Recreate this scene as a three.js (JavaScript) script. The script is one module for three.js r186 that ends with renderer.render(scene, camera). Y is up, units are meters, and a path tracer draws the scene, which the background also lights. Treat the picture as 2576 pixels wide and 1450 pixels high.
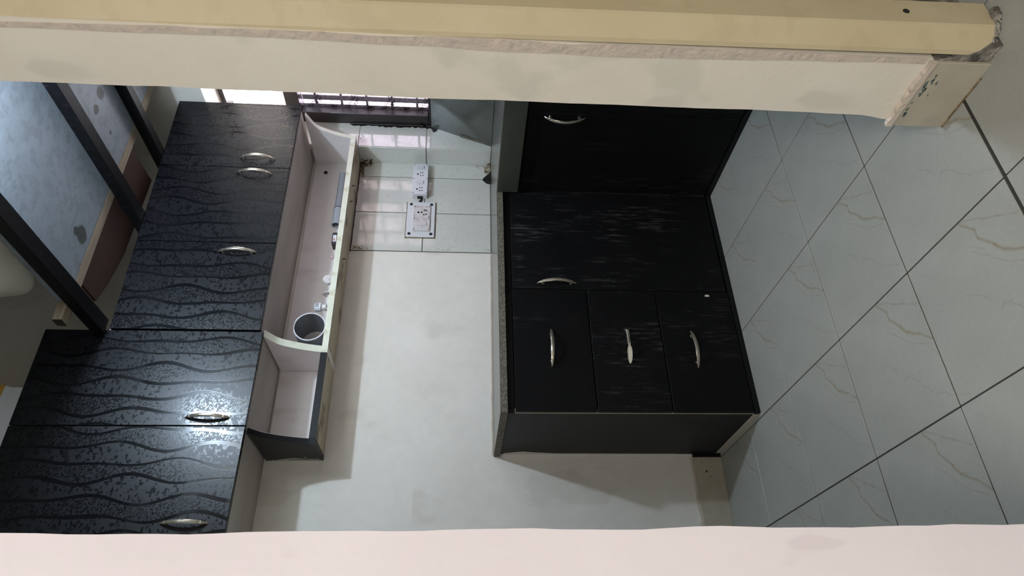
import * as THREE from 'three';
import { RectAreaLightUniformsLib } from 'three/addons/lights/RectAreaLightUniformsLib.js';
import { toCreasedNormals, mergeGeometries } from 'three/addons/utils/BufferGeometryUtils.js';

// ---------- camera, sky, lights, exposure ----------
// y up, metres. Corner of the two tiled walls at the origin: wall_back is z = 0, wall_right is x = 0, kitchen at x < 0, z > 0.
RectAreaLightUniformsLib.init();
const scene = new THREE.Scene();
const renderer = new THREE.WebGLRenderer();
renderer.toneMapping = THREE.LinearToneMapping;
renderer.toneMappingExposure = 1.0;
renderer.shadowMap.enabled = true;

const FOCAL = 1722.06;                                   // pixels, for the 2576 x 1450 frame
const camera = new THREE.PerspectiveCamera(2 * Math.atan(725 / FOCAL) * 180 / Math.PI, 2576 / 1450, 0.05, 60);
{
  const yaw = 0.56580945, pitch = -0.07595907, roll = 0.01790813;
  const f = new THREE.Vector3(Math.sin(yaw) * Math.cos(pitch), Math.sin(pitch), -Math.cos(yaw) * Math.cos(pitch));
  const r = new THREE.Vector3(Math.cos(yaw), 0, Math.sin(yaw)), u = new THREE.Vector3().crossVectors(r, f);
  const r2 = r.clone().multiplyScalar(Math.cos(roll)).addScaledVector(u, Math.sin(roll));
  const u2 = u.clone().multiplyScalar(Math.cos(roll)).addScaledVector(r, -Math.sin(roll));
  // the phone was held sideways: picture right = world down, picture up = world right
  camera.matrixAutoUpdate = true;
  camera.position.set(-2.167635, 0.952317, 2.365885);
  camera.quaternion.setFromRotationMatrix(new THREE.Matrix4().makeBasis(u2.clone().negate(), r2, f.clone().negate()));
}
scene.add(camera);
scene.background = new THREE.Color().setRGB(10, 9.8, 10.6);   // white overcast sky outside the kitchen window

const BULB = new THREE.Vector3(-0.945, 2.10, 1.35);
const bulbLight = new THREE.PointLight(new THREE.Color().setRGB(0.66, 0.82, 1.0), 3.85);
bulbLight.position.copy(BULB); bulbLight.castShadow = true; bulbLight.shadow.radius = 1.3; bulbLight.name = 'bulb_light';
scene.add(bulbLight);
const hallLight = new THREE.RectAreaLight(new THREE.Color().setRGB(1.0, 0.972, 0.945), 31, 0.9, 0.9);
hallLight.position.set(-3.00, 2.60, 3.45); hallLight.lookAt(-3.00, 0, 3.45); hallLight.name = 'hall_light';
scene.add(hallLight);

// ---------- helpers ----------
function rng(a) { return () => { a |= 0; a = a + 0x6D2B79F5 | 0; let t = Math.imul(a ^ a >>> 15, 1 | a); t = t + Math.imul(t ^ t >>> 7, 61 | t) ^ t; return ((t ^ t >>> 14) >>> 0) / 4294967296; }; }
function hash(x, y, s) { let h = Math.imul(x, 374761393) + Math.imul(y, 668265263) + Math.imul(s, 1274126177); h = Math.imul(h ^ h >>> 13, 1274126177); return ((h ^ h >>> 16) >>> 0) / 4294967296; }
function vnoise(x, y, s, p = 4096) {                     // value noise that repeats every p cells
  const xi = Math.floor(x), yi = Math.floor(y), fx = x - xi, fy = y - yi, sx = fx * fx * (3 - 2 * fx), sy = fy * fy * (3 - 2 * fy);
  const m = (a) => ((a % p) + p) % p;
  const a = hash(m(xi), m(yi), s), b = hash(m(xi + 1), m(yi), s), c = hash(m(xi), m(yi + 1), s), d = hash(m(xi + 1), m(yi + 1), s);
  return a + (b - a) * sx + (c - a) * sy + (a - b - c + d) * sx * sy;
}
function fbm(x, y, s, p, o = 4) { let v = 0, w = 0.5, t = 0; for (let i = 0; i < o; i++) { v += w * vnoise(x, y, s + i * 7, p); t += w; x *= 2; y *= 2; p *= 2; w *= 0.5; } return v / t; }
const clamp = (v, a = 0, b = 1) => Math.min(b, Math.max(a, v));
const smooth = (a, b, v) => { const t = clamp((v - a) / (b - a)); return t * t * (3 - 2 * t); };
const mix = (a, b, t) => a + (b - a) * t;
const mix3 = (a, b, t) => [mix(a[0], b[0], t), mix(a[1], b[1], t), mix(a[2], b[2], t)];
function texture(w, h, metresU, metresV, fn, srgb = true) {   // fn(u, v) with u, v in 0..1 gives 0..255
  const d = new Uint8Array(w * h * 4);
  for (let j = 0; j < h; j++) for (let i = 0; i < w; i++) {
    const c = fn((i + 0.5) / w, (j + 0.5) / h), k = (j * w + i) * 4;
    if (typeof c === 'number') d[k] = d[k + 1] = d[k + 2] = clamp(c, 0, 255); else { d[k] = clamp(c[0], 0, 255); d[k + 1] = clamp(c[1], 0, 255); d[k + 2] = clamp(c[2], 0, 255); }
    d[k + 3] = 255;
  }
  const t = new THREE.DataTexture(d, w, h, THREE.RGBAFormat);
  t.magFilter = THREE.LinearFilter; t.minFilter = THREE.LinearMipmapLinearFilter; t.generateMipmaps = true;
  t.wrapS = t.wrapT = THREE.RepeatWrapping; t.repeat.set(1 / metresU, 1 / metresV);
  if (srgb) t.colorSpace = THREE.SRGBColorSpace;
  t.needsUpdate = true; return t;
}
const hex = (n) => [n >> 16 & 255, n >> 8 & 255, n & 255];
const std = (o) => new THREE.MeshPhysicalMaterial(o);

function flat(pos) { const g = new THREE.BufferGeometry(); g.setAttribute('position', new THREE.Float32BufferAttribute(pos, 3)); g.computeVertexNormals(); return boxUV(g); }
function boxUV(g) {                                      // uv in metres, projected along the main axis of each face
  if (g.index) g = g.toNonIndexed();
  const p = g.attributes.position, uv = new Float32Array(p.count * 2), a = new THREE.Vector3(), b = new THREE.Vector3(), c = new THREE.Vector3();
  for (let i = 0; i < p.count; i += 3) {
    a.fromBufferAttribute(p, i); b.fromBufferAttribute(p, i + 1); c.fromBufferAttribute(p, i + 2);
    const n = b.clone().sub(a).cross(c.clone().sub(a)), ax = Math.abs(n.x), ay = Math.abs(n.y), az = Math.abs(n.z);
    [a, b, c].forEach((v, k) => {
      const q = ax >= ay && ax >= az ? [v.z, v.y] : ay >= az ? [v.x, v.z] : [v.x, v.y];
      uv[(i + k) * 2] = q[0]; uv[(i + k) * 2 + 1] = q[1];
    });
  }
  g.setAttribute('uv', new THREE.BufferAttribute(uv, 2)); return g;
}
function box(x0, x1, y0, y1, z0, z1, c = 0.0015) {       // box with chamfered edges, world bounds
  const lo = [x0, y0, z0], hi = [x1, y1, z1], pos = [], mid = new THREE.Vector3((x0 + x1) / 2, (y0 + y1) / 2, (z0 + z1) / 2);
  c = Math.min(c, (x1 - x0) * 0.45, (y1 - y0) * 0.45, (z1 - z0) * 0.45);
  const V = (s, ax) => { const v = [0, 1, 2].map((k) => (s[k] > 0 ? hi[k] : lo[k]) - (k === ax ? 0 : s[k] * c)); return new THREE.Vector3(...v); };
  const tri = (a, b, d) => { const n = b.clone().sub(a).cross(d.clone().sub(a)); if (n.dot(a.clone().add(b).add(d).divideScalar(3).sub(mid)) < 0) [b, d] = [d, b]; for (const v of [a, b, d]) pos.push(v.x, v.y, v.z); };
  const quad = (a, b, d, e) => { tri(a, b, d); tri(a, d, e); };
  const S = [-1, 1];
  for (let ax = 0; ax < 3; ax++) {
    const u = (ax + 1) % 3, w = (ax + 2) % 3;
    for (const s of S) { const at = (p, q) => { const k = [0, 0, 0]; k[ax] = s; k[u] = p; k[w] = q; return V(k, ax); }; quad(at(-1, -1), at(1, -1), at(1, 1), at(-1, 1)); }
    if (c > 0) for (const p of S) for (const q of S) { const k1 = [0, 0, 0], k2 = [0, 0, 0]; k1[ax] = -1; k2[ax] = 1; k1[u] = k2[u] = p; k1[w] = k2[w] = q; quad(V(k1, u), V(k2, u), V(k2, w), V(k1, w)); }
  }
  if (c > 0) for (const a of S) for (const b of S) for (const d of S) tri(V([a, b, d], 0), V([a, b, d], 1), V([a, b, d], 2));
  return flat(pos);
}
function prism(axis, pts, a0, a1, crease = 0) {          // polygon extruded along an axis; pts are (y,z) for x, (z,x) for y, (x,y) for z
  const P = pts.map(([u, v]) => new THREE.Vector2(u, v));
  if (THREE.ShapeUtils.isClockWise(P)) P.reverse();
  const to = { x: (u, v, a) => [a, u, v], y: (u, v, a) => [v, a, u], z: (u, v, a) => [u, v, a] }[axis], pos = [];
  for (const [i, j, k] of THREE.ShapeUtils.triangulateShape(P, [])) {
    for (const n of [i, j, k]) pos.push(...to(P[n].x, P[n].y, a1));
    for (const n of [i, k, j]) pos.push(...to(P[n].x, P[n].y, a0));
  }
  for (let i = 0; i < P.length; i++) {
    const p = P[i], q = P[(i + 1) % P.length], A = to(p.x, p.y, a0), B = to(q.x, q.y, a0), C = to(q.x, q.y, a1), D = to(p.x, p.y, a1);
    pos.push(...A, ...B, ...C, ...A, ...C, ...D);
  }
  const g = flat(pos);
  return crease ? toCreasedNormals(g, crease) : g;
}
function lathe(profile, seg = 32) { return boxUV(new THREE.LatheGeometry(profile.map(([r, y]) => new THREE.Vector2(r, y)), seg)); }
function cyl(r, len, seg = 24, r2 = r) { return boxUV(new THREE.CylinderGeometry(r, r2, len, seg)); }

const taken = new Map();
function numbered(n) { const k = taken.get(n) ?? 0; taken.set(n, k + 1); return k ? n + '_' + String(k).padStart(3, '0') : n; }
function thing(name, label, category, base = [0, 0, 0], group) {
  const o = new THREE.Group(); o.name = numbered(name); o.position.set(...base); scene.add(o);
  o.userData = { label, category }; if (group) o.userData.group = group; return o;
}
function structure(name, label, base = [0, 0, 0], category) {
  const o = new THREE.Group(); o.name = name; o.position.set(...base); o.userData = { kind: 'structure', label, category: category ?? name.split('_')[0] }; scene.add(o); return o;
}
function rootOf(o) { while (o.parent && o.parent !== scene) o = o.parent; return o; }
function part(name, geo, mat, parent, label) {           // geometry given in world coordinates
  const m = new THREE.Mesh(geo, mat); m.name = name; m.castShadow = m.receiveShadow = true;
  const o = rootOf(parent).position; geo.translate(-o.x, -o.y, -o.z);
  parent.add(m); if (label) m.userData.label = label; return m;
}
function placed(name, geo, mat, parent, pos, rot = [0, 0, 0], label) {   // shared geometry set at a world place under a thing
  const m = new THREE.Mesh(geo, mat); m.name = name; m.castShadow = m.receiveShadow = true;
  const o = rootOf(parent).position; m.position.set(pos[0] - o.x, pos[1] - o.y, pos[2] - o.z); m.rotation.set(...rot);
  parent.add(m); if (label) m.userData.label = label; return m;
}
function single(name, geo, mat, label, category, base, group) {          // a thing that is one mesh
  const m = new THREE.Mesh(geo, mat); m.name = numbered(name); m.castShadow = m.receiveShadow = true;
  geo.translate(-base[0], -base[1], -base[2]); m.position.set(...base); scene.add(m);
  m.userData = { label, category }; if (group) m.userData.group = group; return m;
}

// ---------- materials ----------
const M = {};
{
  const wallMap = texture(512, 512, 1.1, 1.1, (u, v) => { const n = fbm(u * 6, v * 6, 3, 6, 5), k = fbm(u * 40, v * 40, 9, 40, 2), m = smooth(0.60, 0.74, fbm(u * 9, v * 5, 21, 9, 4)); return mix3(mix3([212, 207, 197], [224, 219, 210], n), [196, 190, 178], m * 0.45).map((c) => c + (k - 0.5) * 6); });
  const bump = texture(512, 512, 0.5, 0.5, (u, v) => 255 * (0.6 * fbm(u * 8, v * 8, 5, 8, 3) + 0.4 * fbm(u * 60, v * 60, 6, 60, 2)), false);
  M.bump = bump;
  M.wall = std({ map: wallMap, bumpMap: bump, bumpScale: 0.0016, roughness: 0.62 });
  M.ceiling = std({ color: 0xc9c8c0, roughness: 0.9 });
  M.hall = std({ color: 0xd8d5d0, roughness: 0.9 });
  const creamMap = texture(512, 1024, 0.7, 1.4, (u, v) => { const n = fbm(u * 5, v * 10, 31, 10, 4), g = smooth(0.55, 0.72, fbm(u * 7, v * 10, 37, 20, 4)); return mix3(mix3([219, 210, 194], [227, 220, 206], n), [190, 188, 172], g * 0.35); });
  M.cream = std({ map: creamMap, bumpMap: bump, bumpScale: 0.0007, roughness: 0.7 });
  const pinkMap = texture(512, 512, 0.9, 0.9, (u, v) => { const n = fbm(u * 5, v * 5, 41, 5, 4), s = smooth(0.68, 0.75, fbm(u * 30, v * 8, 47, 32, 3)); return mix3(mix3([225, 217, 222], [233, 226, 230], n), [210, 200, 206], s * 0.4); });
  M.pink = std({ map: pinkMap, bumpMap: bump, bumpScale: 0.0005, roughness: 0.75 });
  const frameMap = texture(256, 1024, 0.35, 1.4, (u, v) => { const n = fbm(u * 4, v * 12, 51, 16, 4), s = smooth(0.6, 0.7, fbm(u * 10, v * 40, 53, 40, 3)); return mix3(mix3([184, 169, 136], [196, 183, 152], n), [176, 160, 128], s * 0.25); });
  M.frame = std({ map: frameMap, bumpMap: bump, bumpScale: 0.0006, roughness: 0.5 });
  const plasterEdge = texture(256, 256, 0.2, 0.2, (u, v) => mix3([206, 190, 172], [186, 176, 166], fbm(u * 8, v * 8, 57, 8, 4)));
  M.putty = std({ map: plasterEdge, bumpMap: bump, bumpScale: 0.005, roughness: 0.9 });
  const cementMap = texture(512, 512, 0.5, 0.5, (u, v) => mix3([70, 66, 60], [150, 144, 134], smooth(0.25, 0.75, fbm(u * 14, v * 14, 61, 14, 5))));
  M.cement = std({ map: cementMap, bumpMap: bump, bumpScale: 0.012, roughness: 0.95 });

  // floor tile: one marble print repeated on every tile, veins traced from the photograph
  const veins = [
    [[0.99, 0.58], [0.88, 0.66], [0.82, 0.66], [0.71, 0.74], [0.64, 0.79], [0.57, 0.90], [0.49, 0.99], 0.011, 0.55, 1],
    [[0.99, 0.60], [0.89, 0.76], [0.84, 0.85], [0.76, 0.98], 0.008, 0.4, 0.5],
    [[0.57, 0.40], [0.48, 0.53], [0.44, 0.56], 0.004, 0.45, 0], [[0.57, 0.40], [0.53, 0.42], [0.50, 0.40], 0.003, 0.3, 0],
    [[0.35, 0.68], [0.24, 0.77], [0.19, 0.81], [0.13, 0.90], [0.09, 0.99], 0.004, 0.45, 0], [[0.36, 0.70], [0.38, 0.64], [0.36, 0.60], 0.010, 0.25, 0],
    [[0.08, 0.0], [0.04, 0.07], [0.03, 0.13], 0.003, 0.35, 0], [[0.82, 0.56], [0.73, 0.67], 0.004, 0.35, 0.3],
    [[0.78, 0.57], [0.64, 0.70], [0.54, 0.82], [0.47, 0.95], 0.005, 0.35, 0.5], [[0.70, 0.08], [0.62, 0.18], [0.60, 0.30], 0.003, 0.2, 0],
    [[0.25, 0.25], [0.20, 0.33], [0.17, 0.36], 0.003, 0.3, 0], [[0.90, 0.10], [0.84, 0.22], 0.003, 0.22, 0],
  ];
  const segs = [];
  for (const v of veins) { const [w, a, br] = v.slice(-3), p = v.slice(0, -3); for (let i = 0; i + 1 < p.length; i++) segs.push([p[i], p[i + 1], w * 0.75, a * 0.85, br]); }
  M.tileMap = texture(512, 512, 0.305, 0.305, (u, v) => {
    const wx = u + 0.030 * (fbm(u * 12, v * 12, 71, 12, 4) - 0.5), wy = v + 0.030 * (fbm(u * 12, v * 12, 77, 12, 4) - 0.5);
    let c = mix3([147, 147, 139], [155, 155, 147], fbm(u * 4, v * 4, 73, 4, 4)), k = fbm(u * 50, v * 50, 79, 50, 2) - 0.5; c = c.map((x) => x + k * 5);
    for (const [p, q, w, a, br] of segs) {
      const dx = q[0] - p[0], dy = q[1] - p[1], t = clamp(((wx - p[0]) * dx + (wy - p[1]) * dy) / (dx * dx + dy * dy)), d = Math.hypot(wx - p[0] - t * dx, wy - p[1] - t * dy);
      const m = a * Math.exp(-(d / w) * (d / w)) * (0.5 + 0.9 * fbm(u * 24, v * 24, 83, 24, 2)); if (m > 0.01) c = mix3(c, br ? mix3([118, 117, 108], [122, 111, 86], br) : [114, 114, 108], clamp(m));
    }
    return c;
  });
  M.floorTile = std({ map: M.tileMap, roughness: 0.30, specularIntensity: 0.6 });
  M.grout = std({ color: 0x2f2d29, roughness: 0.95 });
  const skirtMap = texture(256, 256, 0.3, 0.3, (u, v) => mix3([164, 156, 138], [182, 174, 156], fbm(u * 10, v * 10, 87, 10, 5)));
  M.skirting = std({ map: skirtMap, roughness: 0.4 });
  const wallTile = texture(256, 256, 0.4, 0.4, (u, v) => { const d = smooth(0.66, 0.72, fbm(u * 30, v * 30, 91, 30, 3)); return mix3(mix3([200, 200, 193], [208, 208, 201], fbm(u * 5, v * 5, 93, 5, 3)), [190, 186, 172], d * 0.35); });
  M.wallTile = std({ map: wallTile, ior: 1.65, clearcoat: 0.6, clearcoatRoughness: 0.04, roughness: 0.07, bumpMap: texture(256, 256, 0.25, 0.25, (u, v) => 255 * fbm(u * 5, v * 5, 95, 5, 2), false), bumpScale: 0.0002 });
  M.wallGrout = std({ color: 0x4a4238, roughness: 0.95 });
  const grimeMap = texture(256, 256, 0.12, 0.12, (u, v) => mix3([92, 74, 50], [158, 138, 104], smooth(0.3, 0.8, fbm(u * 16, v * 16, 97, 16, 4))));
  M.grime = std({ map: grimeMap, roughness: 0.8 });

  // black laminate with the embossed wave lines
  const lineAt = (k, v) => k / 14 + 0.013 * Math.sin(2 * Math.PI * (v * 2 + hash(k, 1, 5))) + 0.010 * Math.sin(2 * Math.PI * (v * 3 + hash(k, 2, 5))) + 0.012 * (hash(k, 3, 5) - 0.5);
  const wave = (u, v) => {                                // 0 = line, 1 = fine weave, 2 = blotchy
    let zone = 1;
    for (let k = -1; k < 16; k++) { const kk = (k + 14) % 14, c = lineAt(kk, v) + (k - kk) / 14, w = 0.0035 + 0.0055 * vnoise(v * 6, kk, 13, 6); if (Math.abs(u - c) < w) return 0; if (u > c) zone = 1 + kk % 2; }
    return zone;
  };
  const N = 1024, zones = new Uint8Array(N * N);
  for (let j = 0; j < N; j++) for (let i = 0; i < N; i++) zones[j * N + i] = wave((i + 0.5) / N, (j + 0.5) / N);
  const fleck = (u, v, z) => z === 1 ? smooth(0.38, 0.56, 0.55 * vnoise(u * 260, v * 330, 15, 4096) + 0.45 * vnoise(u * 200 + v * 120, v * 170, 18, 4096)) : smooth(0.30, 0.46, fbm(u * 80, v * 110, 17, 4096, 3)) ;
  const zoneAt = (u, v) => zones[Math.min(N - 1, Math.floor(v * N)) * N + Math.min(N - 1, Math.floor(u * N))];
  const smear = (u, v) => smooth(0.5, 0.68, fbm(u * 5, v * 9, 19, 16, 4));
  M.laminate = std({
    map: texture(N, N, 0.72, 0.72, (u, v) => { const z = zoneAt(u, v); return z === 0 ? [9, 10, 13] : mix3([9, 10, 13], [13, 15, 20], fleck(u, v, z)); }),
    roughnessMap: texture(N, N, 0.72, 0.72, (u, v) => { const z = zoneAt(u, v); const r = z === 0 ? 0.17 : mix(0.22, 0.38, fleck(u, v, z)); return 255 * mix(r, 0.34, 0.4 * smear(u, v)); }, false),
    roughness: 1, bumpMap: texture(N, N, 0.72, 0.72, (u, v) => { const z = zoneAt(u, v); return z === 0 ? 60 : 120 + 100 * fleck(u, v, z); }, false), bumpScale: 0.00006, specularIntensity: 0.72,
  });
  M.blackEdge = std({ color: 0x0e0e10, roughness: 0.5, specularIntensity: 0.5 });
  const dusty = (seed, amount) => texture(1024, 1024, 0.5, 0.8, (u, v) => {
    const streak = smooth(0.50, 0.85, fbm(u * 90, v * 14, seed, 4096, 3)), patch = smooth(0.42, 0.72, fbm(u * 4, v * 4, seed + 1, 4096, 3)), dot = smooth(0.86, 0.93, vnoise(u * 170, v * 240, seed + 2)) * smooth(0.35, 0.6, fbm(u * 7, v * 7, seed + 3, 4096, 2)), spot = vnoise(u * 60, v * 90, seed + 4) > 0.975 ? 1 : 0;
    return mix3([8, 8, 9], [92, 90, 86], clamp(amount * (0.55 * streak * patch + 0.45 * dot) + 0.45 * spot * amount));
  });
  M.baseBlack = std({ map: dusty(101, 0.6), roughness: 0.55, specularIntensity: 0.32 });
  M.baseDusty = std({ map: dusty(131, 1.0), roughness: 0.6, specularIntensity: 0.32 });
  M.sideBlack = std({ map: texture(512, 512, 0.5, 0.8, (u, v) => { const a = smooth(0.5, 0.75, fbm(u * 5, v * 5, 141, 16, 3)), s = vnoise(u * 55, v * 120, 143) > 0.975 ? 1 : 0; return mix3(mix3([24, 24, 24], [33, 33, 33], a), [170, 168, 160], s * 0.6); }), roughness: 0.55, specularIntensity: 0.6 });
  M.endBlack = std({ map: texture(512, 512, 0.3, 0.3, (u, v) => { const s = vnoise(u * 40, v * 60, 147) > 0.975 ? 1 : 0; return mix3([26, 26, 28], [90, 90, 90], s * 0.6); }), roughness: 0.5 });
  M.whitePaint = std({ color: 0xbdbaa9, roughness: 0.8 });
  const innerMap = (a, b, seed) => texture(512, 512, 0.6, 0.6, (u, v) => mix3(mix3(a, b, fbm(u * 4, v * 4, seed, 4, 5)), [182, 168, 158], 0.3 * smooth(0.5, 0.8, fbm(u * 6, v * 3, seed + 5, 8, 4))));
  M.inner = std({ map: innerMap([214, 206, 204], [226, 220, 218], 151), roughness: 0.45 });
  M.under = std({ map: texture(512, 512, 0.6, 0.6, (u, v) => mix3([150, 141, 131], [184, 176, 166], fbm(u * 3, v * 7, 157, 8, 5))), roughness: 0.6 });
  M.underBeige = std({ map: texture(512, 512, 0.6, 0.6, (u, v) => mix3(mix3([170, 158, 134], [190, 178, 154], fbm(u * 5, v * 5, 161, 8, 4)), [92, 72, 50], 0.7 * smooth(0.58, 0.75, fbm(u * 8, v * 20, 163, 32, 4)))), roughness: 0.6 });
  M.edgeBand = std({ map: texture(256, 256, 0.25, 0.25, (u, v) => mix3(mix3([206, 206, 186], [220, 220, 204], fbm(u * 6, v * 6, 167, 8, 4)), [176, 166, 136], 0.5 * smooth(0.60, 0.78, fbm(u * 9, v * 9, 169, 16, 4)))), roughness: 0.45 });
  const granite = texture(512, 512, 0.35, 0.35, (u, v) => { const n = fbm(u * 5, v * 5, 171, 5, 4), k = vnoise(u * 120, v * 120, 173), s = smooth(0.92, 0.97, vnoise(u * 70, v * 70, 175)); return mix3(mix3([58, 60, 54], [84, 86, 78], 0.6 * n + 0.4 * k), [130, 130, 122], s * 0.5); });
  M.granite = std({ map: granite, roughness: 0.22 });
  M.graniteEdge = std({ map: texture(512, 256, 0.3, 0.15, (u, v) => mix3([74, 69, 60], [112, 105, 92], smooth(0.2, 0.85, fbm(u * 70, v * 35, 177, 70, 4)))), roughness: 0.8 });
  M.apron = std({ map: texture(512, 512, 0.4, 0.4, (u, v) => mix3([44, 45, 38], [62, 63, 55], 0.6 * fbm(u * 6, v * 6, 179, 8, 4) + 0.4 * vnoise(u * 90, v * 90, 181))), roughness: 0.45 });
  const stains = [[-0.377, 0.703, 0.022], [-0.438, 0.691, 0.018], [-0.434, 0.582, 0.007], [-0.829, 0.53, 0.030], [-0.84, 0.56, 0.016], [-0.50, 0.95, 0.02]];
  M.slab = std({
    map: texture(1024, 1024, 1.1, 1.1, (u, v) => {      // u is x, v is z, in a 1.1 m square that starts at x = -1.1, z = 0.4
      const x = -1.1 + u * 1.1, z = v * 1.1 + (v * 1.1 < 0.4 ? 1.1 : 0), n = fbm(u * 7, v * 7, 183, 7, 5), s = smooth(0.45, 0.75, fbm(u * 60, v * 60, 187, 60, 3)); let c = mix3(mix3([116, 124, 132], [142, 150, 158], n), [104, 110, 114], s * 0.4);
      for (const [sx, sz, r] of stains) { const d = Math.hypot(x - sx, z - sz) + 0.010 * (fbm(u * 40, v * 40, 191, 40, 2) - 0.5); c = mix3(c, [58, 60, 54], 0.8 * (1 - smooth(r * 0.85, r * 1.1, d))); }
      return c;
    }), roughness: 0.6, bumpMap: bump, bumpScale: 0.0007,
  });
  M.bar = std({ map: texture(256, 256, 0.3, 0.3, (u, v) => mix3([9, 9, 11], [24, 24, 26], smooth(0.5, 0.85, fbm(u * 20, v * 20, 193, 20, 4)))), roughness: 0.55, specularIntensity: 0.4 });
  M.batten = std({ map: texture(512, 128, 0.5, 0.05, (u, v) => mix3([118, 106, 90], [164, 150, 130], fbm(u * 8, v * 10, 197, 64, 4))), roughness: 0.8 });
  M.battenEnd = std({ color: 0x2c2620, roughness: 0.9 });
  M.board = std({ map: texture(256, 256, 0.4, 0.4, (u, v) => mix3([50, 33, 26], [66, 44, 36], fbm(u * 6, v * 6, 199, 8, 4))), roughness: 0.6 });
  M.can = std({ map: texture(256, 256, 0.4, 0.4, (u, v) => mix3([176, 172, 156], [202, 198, 186], fbm(u * 4, v * 4, 203, 4, 4))), roughness: 0.35 });
  M.foam = std({ color: 0xd6d9df, roughness: 0.85 });
  M.tape = std({ color: 0xc39a3a, roughness: 0.35 });
  M.nickel = std({ map: texture(256, 128, 0.12, 0.06, (u, v) => mix3([158, 150, 134], [190, 184, 170], fbm(u * 6, v * 6, 207, 16, 3))), metalness: 0.9, roughness: 0.34 });
  M.nickelWorn = std({ map: texture(256, 128, 0.12, 0.06, (u, v) => mix3([118, 110, 96], [166, 158, 142], fbm(u * 10, v * 10, 209, 16, 3))), metalness: 0.6, roughness: 0.45 });
  M.spoon = std({ color: 0xc9c0ad, roughness: 0.4 });
  M.pvc = std({ color: 0x6f7378, roughness: 0.4 });
  M.pvcCut = std({ color: 0xc4c3c8, roughness: 0.7 });
  M.pvcDark = std({ color: 0x1c1c1e, roughness: 0.5 });
  M.plastic = std({ color: 0xcfd0d3, roughness: 0.35 });
  M.plasticDirty = std({ map: texture(256, 256, 0.16, 0.16, (u, v) => mix3([202, 196, 196], [172, 152, 138], 0.6 * smooth(0.52, 0.8, fbm(u * 9, v * 9, 211, 16, 4)))), roughness: 0.45 });
  M.hole = std({ color: 0x1b1a1a, roughness: 0.7 });
  M.whiteFitting = std({ map: texture(128, 128, 0.06, 0.06, (u, v) => mix3([208, 206, 200], [150, 144, 134], 0.7 * smooth(0.58, 0.7, fbm(u * 10, v * 10, 213, 16, 3)))), roughness: 0.4 });
  M.windowFrame = std({ map: texture(256, 512, 0.2, 0.4, (u, v) => mix3([25, 20, 21], [36, 29, 31], fbm(u * 6, v * 20, 217, 32, 4))), roughness: 0.32 });
  M.grille = std({ color: 0x55535c, roughness: 0.6 });
  M.dirtyGlass = std({
    map: texture(512, 512, 0.16, 0.16, (u, v) => { const d = smooth(0.48, 0.66, fbm(u * 60, v * 60, 219, 60, 2)), e = smooth(0.5, 0.7, fbm(u * 4, v * 4, 223, 4, 3)); return mix3([220, 213, 220], [92, 82, 86], d * (0.25 + 0.75 * e)); }),
    transmission: 1, thickness: 0, roughness: 0.12, ior: 1.45,
  });
  M.clearGlass = std({ color: 0xffffff, transmission: 1, thickness: 0, roughness: 0.02, ior: 1.45 });
  M.glow = std({ color: 0xffffff, emissive: new THREE.Color().setRGB(0.66, 0.83, 1.0), emissiveIntensity: 6, roughness: 0.4 });
  M.panelGlow = std({ color: 0xffffff, emissive: new THREE.Color().setRGB(1.0, 0.972, 0.945), emissiveIntensity: 3, roughness: 0.5 });
}

// ---------- floor ----------
const TS = 0.305, GX = -0.4643, GZ = 0.2977;
{
  const floor = structure('floor', 'pale grey marble-print tile floor with dark joints', [0, 0, 0], 'floor');
  part('bed', box(-4.3, 1.3, -0.16, -0.0025, -0.12, 4.9, 0), M.grout, floor);
  const g = box(-0.1508, 0.1508, -0.006, 0, -0.1508, 0.1508, 0.0008);
  { // one print per tile: uv from the tile corner
    const p = g.attributes.position, uv = g.attributes.uv; for (let i = 0; i < p.count; i++) uv.setXY(i, p.getX(i) + 0.1525, p.getZ(i) + 0.1525);
  }
  const r = rng(5);
  for (let j = -2; j < 8; j++) for (let i = -1; i < 8; i++) {
    const z = GZ + (i + 0.5) * TS + (i > 3 ? 0.005 : 0);
    placed('tile', g, M.floorTile, floor, [GX - (j + 0.5) * TS, (r() - 0.5) * 0.0006, z]);
  }
  part('hall_screed', box(-4.2, 1.2, -0.0024, -0.0012, GZ + 8 * TS + 0.006, 4.8, 0), M.skirting, floor);
}

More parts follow.
